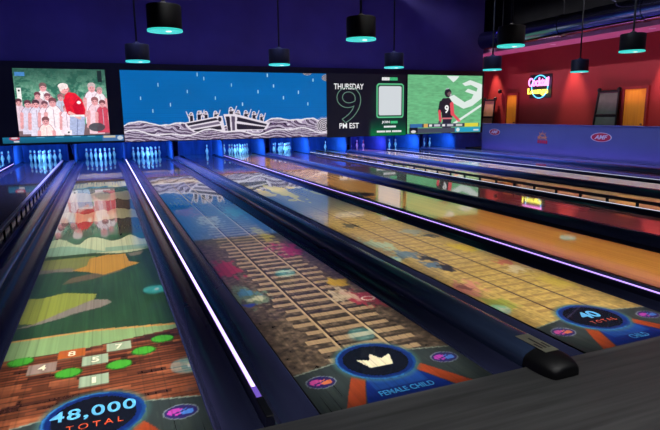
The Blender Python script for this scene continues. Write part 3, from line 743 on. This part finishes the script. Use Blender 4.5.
# ------------------------------------------------------------------ right side: partition, duct, wall things
part = struct(MB().box(14.5, 14.62, FOUL + .4, 18.75, -.2, 1.0, .01).build('wall_low_right', M_part), 'low violet blue partition wall with oval emblems', 'partition')
MB().box(14.47, 14.65, FOUL + .4, 18.75, 1.0, 1.03, .006).build('cap_rail', M_part, part)
RW = lambda X, y, z: Matrix(((0, 0, -1, X), (-1, 0, 0, y), (0, 1, 0, z), (0, 0, 0, 1)))   # text plane facing -X, reading towards -Y
def emblem(y, z, ry, rz, label):
    root = empty('oval_emblem', (14.497, y, z)); tag(root, label, 'emblem', 'oval emblems on the partition')
    for nm, k, m, d in (('oval_rim', 1., M_white, .002), ('oval_field', .9, M_ered, .004)):
        mb = MB(); N = 40
        mb.add([(-d, ry * k * math.cos(2 * PI * q / N), rz * k * math.sin(2 * PI * q / N)) for q in range(N)] + [(0, ry * k * math.cos(2 * PI * q / N), rz * k * math.sin(2 * PI * q / N)) for q in range(N)],
               [tuple(range(N)), tuple(range(2 * N - 1, N - 1, -1))] + [(q, (q + 1) % N, N + (q + 1) % N, N + q) for q in range(N)])
        mb.build(nm, m, root)
    text_obj('emblem_lettering', 'AMF', RW(-.005, ry * .62, -rz * .45), ry * 1.24, rz * .95, M_white, root, depth=.002, shear=.3, bold=.03)
emblem(17.95, .70, .33, .125, 'small red and white oval emblem on the partition near the right screen')
emblem(12.82, .66, .40, .145, 'red and white oval emblem on the partition, nearer one at right')
se = empty('sunburst_emblem', (14.497, 15.33, .5)); tag(se, 'orange sunburst emblem with two lines of letters on the partition', 'emblem')
mb = MB()
for k in range(9):
    a = PI * (k + .5) / 9; r0, r1 = .13, .28 if k % 2 == 0 else .22
    for s in (0,):
        c, s_ = math.cos(a), math.sin(a); w = .022
        mb.add([(-.004, r0 * c - w * s_, .05 + r0 * s_ + w * c), (-.004, r0 * c + w * s_, .05 + r0 * s_ - w * c), (-.004, r1 * c, .05 + r1 * s_), (0, r0 * c - w * s_, .05 + r0 * s_ + w * c), (0, r0 * c + w * s_, .05 + r0 * s_ - w * c), (0, r1 * c, .05 + r1 * s_)],
               [(0, 1, 2), (5, 4, 3), (0, 1, 4, 3), (1, 2, 5, 4), (2, 0, 3, 5)])
mb.build('sun_rays', M_eor, se)
text_obj('emblem_lettering', 'BOWL', RW(-.004, .22, .0), .44, .11, M_eor, se, depth=.002, bold=.03)
text_obj('emblem_lettering', 'FUN', RW(-.004, .24, -.14), .48, .11, M_ered, se, depth=.002, bold=.03) if False else None
mb = MB()
for k in range(5): mb.box(-.004, 0, -.25 + .1 * k, -.17 + .1 * k, -.14, -.03)
mb.build('emblem_band', M_ered, se)

duct = empty('ventilation_duct', (15.2, 4, 4.44)); tag(duct, 'big round steel ventilation duct running under the black ceiling at right', 'duct')
def ring_y(r, y, n=40): return [(r * math.cos(2 * PI * k / n), y, r * math.sin(2 * PI * k / n)) for k in range(n)]
def tube_y(r, y0, y1, n=40):
    mb = MB(); mb.add(ring_y(r, y0) + ring_y(r, y1), [tuple(range(n)), tuple(range(2 * n - 1, n - 1, -1))] + [(k, (k + 1) % n, n + (k + 1) % n, n + k) for k in range(n)]); return mb
tube_y(.36, -6, 15.7).build('duct_body', M_duct, duct, True)
for y in (2.2, 5.2, 8.15, 11.4, 14.6):
    b_ = tube_y(.382, y - .05, y + .05).build('duct_band', M_duct, duct, True)
    MB().box(-.012, .012, y - .012, y + .012, .36, CEIL - 4.44).build('duct_hanger', M_black, duct)
mbp = MB(); mbp.add([(-.368, 7.2 + .16 * math.cos(2 * PI * k / 16), .16 * math.sin(2 * PI * k / 16)) for k in range(16)] + [(-.30, 7.2 + .16 * math.cos(2 * PI * k / 16), .16 * math.sin(2 * PI * k / 16)) for k in range(16)],
        [tuple(range(16)), tuple(range(31, 15, -1))] + [(k, (k + 1) % 16, 16 + (k + 1) % 16, 16 + k) for k in range(16)])
mbp.build('duct_port', M_black, duct)
for j, (x, z, r, l) in enumerate(((13.1, 6.2, .05, 'thin dark conduit pipe under the ceiling above the duct'), (12.2, 6.18, .07, 'dark pipe high under the ceiling left of the duct'), (13.8, 6.16, .10, 'thick dark pipe high under the ceiling right above the duct'))):
    tag(MB().tube([(x, 2, z), (x, 8, z), (x, 14, z), (x, 20, z)], r, 12).build('conduit_pipe', M_shade, None, True), l, 'pipe', 'pipes under the black ceiling')
for k, y in enumerate((12.5, 16.0, 19.4)):
    tag(MB().box(X1 + .02 if y > MASK else 10.5, XR - .02, y - .08, y + .08, 6.25, CEIL - .01).build('ceiling_joist', M_ceil), ['nearest dark joist under the black ceiling at right', 'second dark joist under the black ceiling at right', 'farthest dark joist under the black ceiling at right'][k], 'joist', 'joists of the black ceiling')
tag(MB().tube([(12.6, 12.6, 6.24), (12.9, 12.75, 5.7), (13.6, 12.9, 5.3), (14.5, 13.1, 5.0), (15.1, 13.2, 4.83)], .02, 8).build('hanging_cable', M_rail, None, True), 'pale thin cable looping down to the duct', 'cable')
sl = empty('ceiling_spotlight', (12.05, 15.2, 5.85)); tag(sl, 'small dark spotlight under the ceiling near the corner', 'spotlight')
MB().lathe([(.11, -.2), (.13, -.2), (.13, .05), (.05, .12), (.03, .4)], n=20).build('lamp_can', M_shade, sl, True)
MB().lathe([(.001, -.19), (.10, -.19), (.10, -.17), (.001, -.17)], n=20).build('lamp_lens', mat('dim_lens', (.5, .5, .6, 1), .3, emit=(.5, .5, .7, 1), strength=.5), sl)
# doors on the red wall
def door(nm, y0, y1, h):
    d = struct(MB().box(XR - .05, XR - .004, y0, y1, 0.0, h, .004).build(nm, M_orange), 'orange wooden door in the red wall', 'door')
    MB().box(XR - .08, XR - .002, y0 - .09, y0 - .002, 0, h + .09).box(XR - .08, XR - .002, y1 + .002, y1 + .09, 0, h + .09).box(XR - .08, XR - .002, y0, y1, h + .002, h + .09).build('door_frame', M_frame, d)
    MB().box(XR - .11, XR - .05, y0 + .06, y0 + .12, 1.0, 1.04, .008).build('door_handle', M_duct, d)
door('door_1', 13.30, 14.13, 2.21); door('door_2', 19.58, 20.22, 2.21)
# two framed boards leaning on the wall side
def board(y0, y1, ytop0, ytop1, h, mpan, label, lean=.12):
    root = empty('display_board', (XR - .22, (y0 + y1) / 2, 0)); tag(root, label, 'display board', 'black framed boards before the red wall')
    c = (y0 + y1) / 2; X = lambda z: -.06 + lean * z / h
    P = lambda y, z: (X(z), y - c, z)
    yy = lambda a, b, z: a + (b - a) * (z - 1.0) / (h - 1.0)
    for a, b in ((y0, ytop0), (y1, ytop1)):
        MB().tube([P(yy(a, b, 0), 0), P(yy(a, b, h), h)], .038, 8).build('post', M_shade, root, True)
        MB().lathe([(.03, -.07), (.07, -.05), (.075, .03), (.04, .07), (.01, .08)], P(yy(a, b, h), h), 14).build('top_knob', M_shade, root, True)
    for z in (.15, h * .48 + .25, h - .06):
        MB().tube([P(yy(y0, ytop0, z), z), P(yy(y1, ytop1, z), z)], .045, 8).build('cross_bar', M_shade, root, True)
    for z0, z1 in ((.2, h * .48 + .2), (h * .48 + .3, h - .11)):
        q = [P(yy(y0, ytop0, z0) + .05, z0), P(yy(y1, ytop1, z0) - .05, z0), P(yy(y1, ytop1, z1) - .05, z1), P(yy(y0, ytop0, z1) + .05, z1)]
        MB().add(q + [(x + .02, y, z) for x, y, z in q], [(0, 1, 2, 3), (7, 6, 5, 4), (0, 1, 5, 4), (1, 2, 6, 5), (2, 3, 7, 6), (3, 0, 4, 7)]).build('panel', mpan, root)
    return root
board(14.27, 15.22, 14.28, 15.12, 2.22, M_greyp, 'black framed board with two grey panels left of the near orange door')
board(20.95, 21.75, 20.9, 21.65, 2.1, M_beige, 'black framed board with two beige panels beside the right screen')
# neon sign
neon = empty('neon_sign', (XR - .06, 18.22, 2.5)); tag(neon, 'glowing neon sign with pink and yellow words inside a cyan ring on the red wall', 'neon sign')
MB().box(.02, .058, -.62, .62, -.46, .50, .01).build('backing_board', mat('neon_backing', rgb(30, 14, 30), .4), neon)
N_c = glow('neon_cyan', (90, 200, 255), 2.0); N_p = mat('neon_pink', (.1, .1, .1, 1), .5, emit=(1, .25, .75, 1), strength=2.6); N_y = mat('neon_yellow', (.1, .1, .1, 1), .5, emit=(1, .9, .08, 1), strength=2.4)
MB().tube([(-.02, .46 * math.cos(2 * PI * k / 48), .46 * math.sin(2 * PI * k / 48)) for k in range(48)], .022, 8, True).build('ring_tube', N_c, neon, True)
text_obj('word_tube', 'Cocktail', RW(-.05, .60, .02), 1.15, .36, N_p, neon, outline=.028, depth=.04)
text_obj('word_tube', 'Lounge', RW(-.05, .62, -.36), 1.15, .32, N_y, neon, outline=.034, depth=.04)
# recessed spots in the soffit
for k, (y, l) in enumerate(((12.75, 'recessed round downlight in the soffit at the right edge'), (16.9, 'recessed round downlight in the soffit right of the neon sign'), (21.2, 'recessed round downlight in the soffit at the far corner'))):
    rl = empty('recessed_light', (XR - .75, y, 4.02)); tag(rl, 'small white ' + l, 'downlight', 'recessed downlights in the soffit')
    MB().lathe([(.07, -.012), (.10, -.012), (.10, .05), (.07, .05)], n=20).build('light_trim', M_white, rl, True)
    MB().lathe([(.001, -.008), (.068, -.008), (.068, -.001), (.001, -.001)], n=20).build('light_lens', M_spot, rl)
ks = tag(MB().lathe([(.03, -.03), (.09, 0), (.09, .1), (.05, .14), (.02, .15)], (0, 0, 0), 14).build('wall_lantern', M_shade, None, True), 'small dark lantern on the red wall above the far door', 'wall lamp')
ks.location = (XR - .12, 20.65, 2.35)

# ------------------------------------------------------------------ lights
def area(name, loc, aim, sx, sy, power, col, spread=180, roll=None):
    l = bpy.data.lights.new(name, 'AREA'); l.shape = 'RECTANGLE'; l.size = sx; l.size_y = sy; l.energy = power; l.color = col; l.spread = math.radians(spread)
    o = bpy.data.objects.new(name, l); COL.objects.link(o); o.location = loc
    d = Vector(aim) - Vector(loc)
    o.rotation_euler = d.to_track_quat('-Z', 'Y').to_euler()
    return o
def along(name, loc, aim, length, width, power, col, spread=180):
    o = area(name, loc, aim, length, width, power, col, spread)
    z = (Vector(loc) - Vector(aim)).normalized(); x = Vector((0, 1, 0)); x = (x - z * x.dot(z)).normalized(); y = z.cross(x)
    o.rotation_euler = Matrix((x, y, z)).transposed().to_euler(); return o
def down(name, x, y, z, sx, sy, power, col, spread):
    l = bpy.data.lights.new(name, 'AREA'); l.shape = 'RECTANGLE'; l.size = sx; l.size_y = sy; l.energy = power; l.color = col; l.spread = math.radians(spread)
    o = bpy.data.objects.new(name, l); COL.objects.link(o); o.location = (x, y, z); return o
def spot(name, loc, aim, power, col, cone, blend=.5, r=.05):
    l = bpy.data.lights.new(name, 'SPOT'); l.energy = power; l.color = col; l.spot_size = math.radians(cone); l.spot_blend = blend; l.shadow_soft_size = r
    o = bpy.data.objects.new(name, l); COL.objects.link(o); o.location = loc
    o.rotation_euler = (Vector(aim) - Vector(loc)).to_track_quat('-Z', 'Y').to_euler(); return o
for i, p in ((2, 88), (3, 66), (4, 80)): down('lane_projector', CENT[i], FOUL + 8.4, 4.6, LW - .1, 16.6, p, (1, 1, 1), 6)
for i, p in ((1, 8), (5, 85), (6, 20), (7, 70), (8, 80), (9, 10), (10, 10)): down('lane_fill', CENT[i], FOUL + 8.4, 4.6, LW - .1, 16.6, p, (1, .95, .9), 6)  # added unseen overhead fill for the lanes without a picture
down('approach_fill', 2.5, .6, 4.5, 9, 2.6, 62, (1, 1, .98), 60)  # added overhead fill that brightens the approach floor
for i, c in enumerate(CENT):
    colr = (.12, .46, 1.) if i not in (8,) else (.36, .22, 1.)
    pw = 26 if i not in (8, 10) else 18
    area('pin_deck_lamp', (c, MASK + .16, .58), (c, MASK + .62, .05), 1.0, .08, pw, colr, 170)
area('wall_wash', (3.5, 16.5, 6.2), (3.5, 20, 4.4), 22, .4, 64, (.2, .15, 1.), 120)
for y in (12.75, 16.6, 21.2): spot('soffit_downlight', (XR - .55, y, 3.98), (XR - .05, y - .2, 1.8), 620, (1, .60, .42), 44, .9)
along('soffit_fill', (16.5, 15, 1.3), (16.4, 15, 4.0), 18, .3, 85, (1., .28, .62), 100)  # added unseen magenta fill that turns the soffit pink
along('partition_strip', (14.25, 11, .04), (14.5, 11, .35), 15.5, .04, 13, (.3, .14, 1.), 170)
along('partition_fill', (9.5, 11, 5.5), (14.4, 11, .5), 14, .5, 62, (.6, .72, 1.), 40)  # added unseen fill, kept pale so the emblems show
along('duct_streak_fill', (11.0, 12, 6.2), (15.2, 12, 4.6), 16, .12, 110, (.9, .9, 1.), 40)  # unseen strip added for the highlight streak along the duct
down('violet_fill', 4.0, 15.6, 6.3, 20, 8, 1700, (.27, .32, 1.), 46)  # made-up violet fill for gutters and hoods, narrow to avoid lane reflections
along('concourse_fill', (14.9, 15.5, 2.2), (17, 15.5, 1.9), 14, .3, 13, (1, .62, .6), 120)  # added frontal fill for the red wall and its doors
for y, z in ((13.72, 1.5), (19.9, 1.5)): spot('door_fill', (XR - 1.0, y, 3.98), (XR, y, z), 120, (1, .8, .6), 20, .6)  # added narrow spots that brighten the orange doors
# unseen dim room fill from behind the camera side
area('room_fill', (4, -3, 5.5), (6, 10, 0), 14, 1, 14, (.45, .5, 1.), 160)

w = bpy.data.worlds.new('night'); SC.world = w; w.use_nodes = True
bg = w.node_tree.nodes['Background']; bg.inputs[0].default_value = (.12, .13, .3, 1); bg.inputs[1].default_value = .015
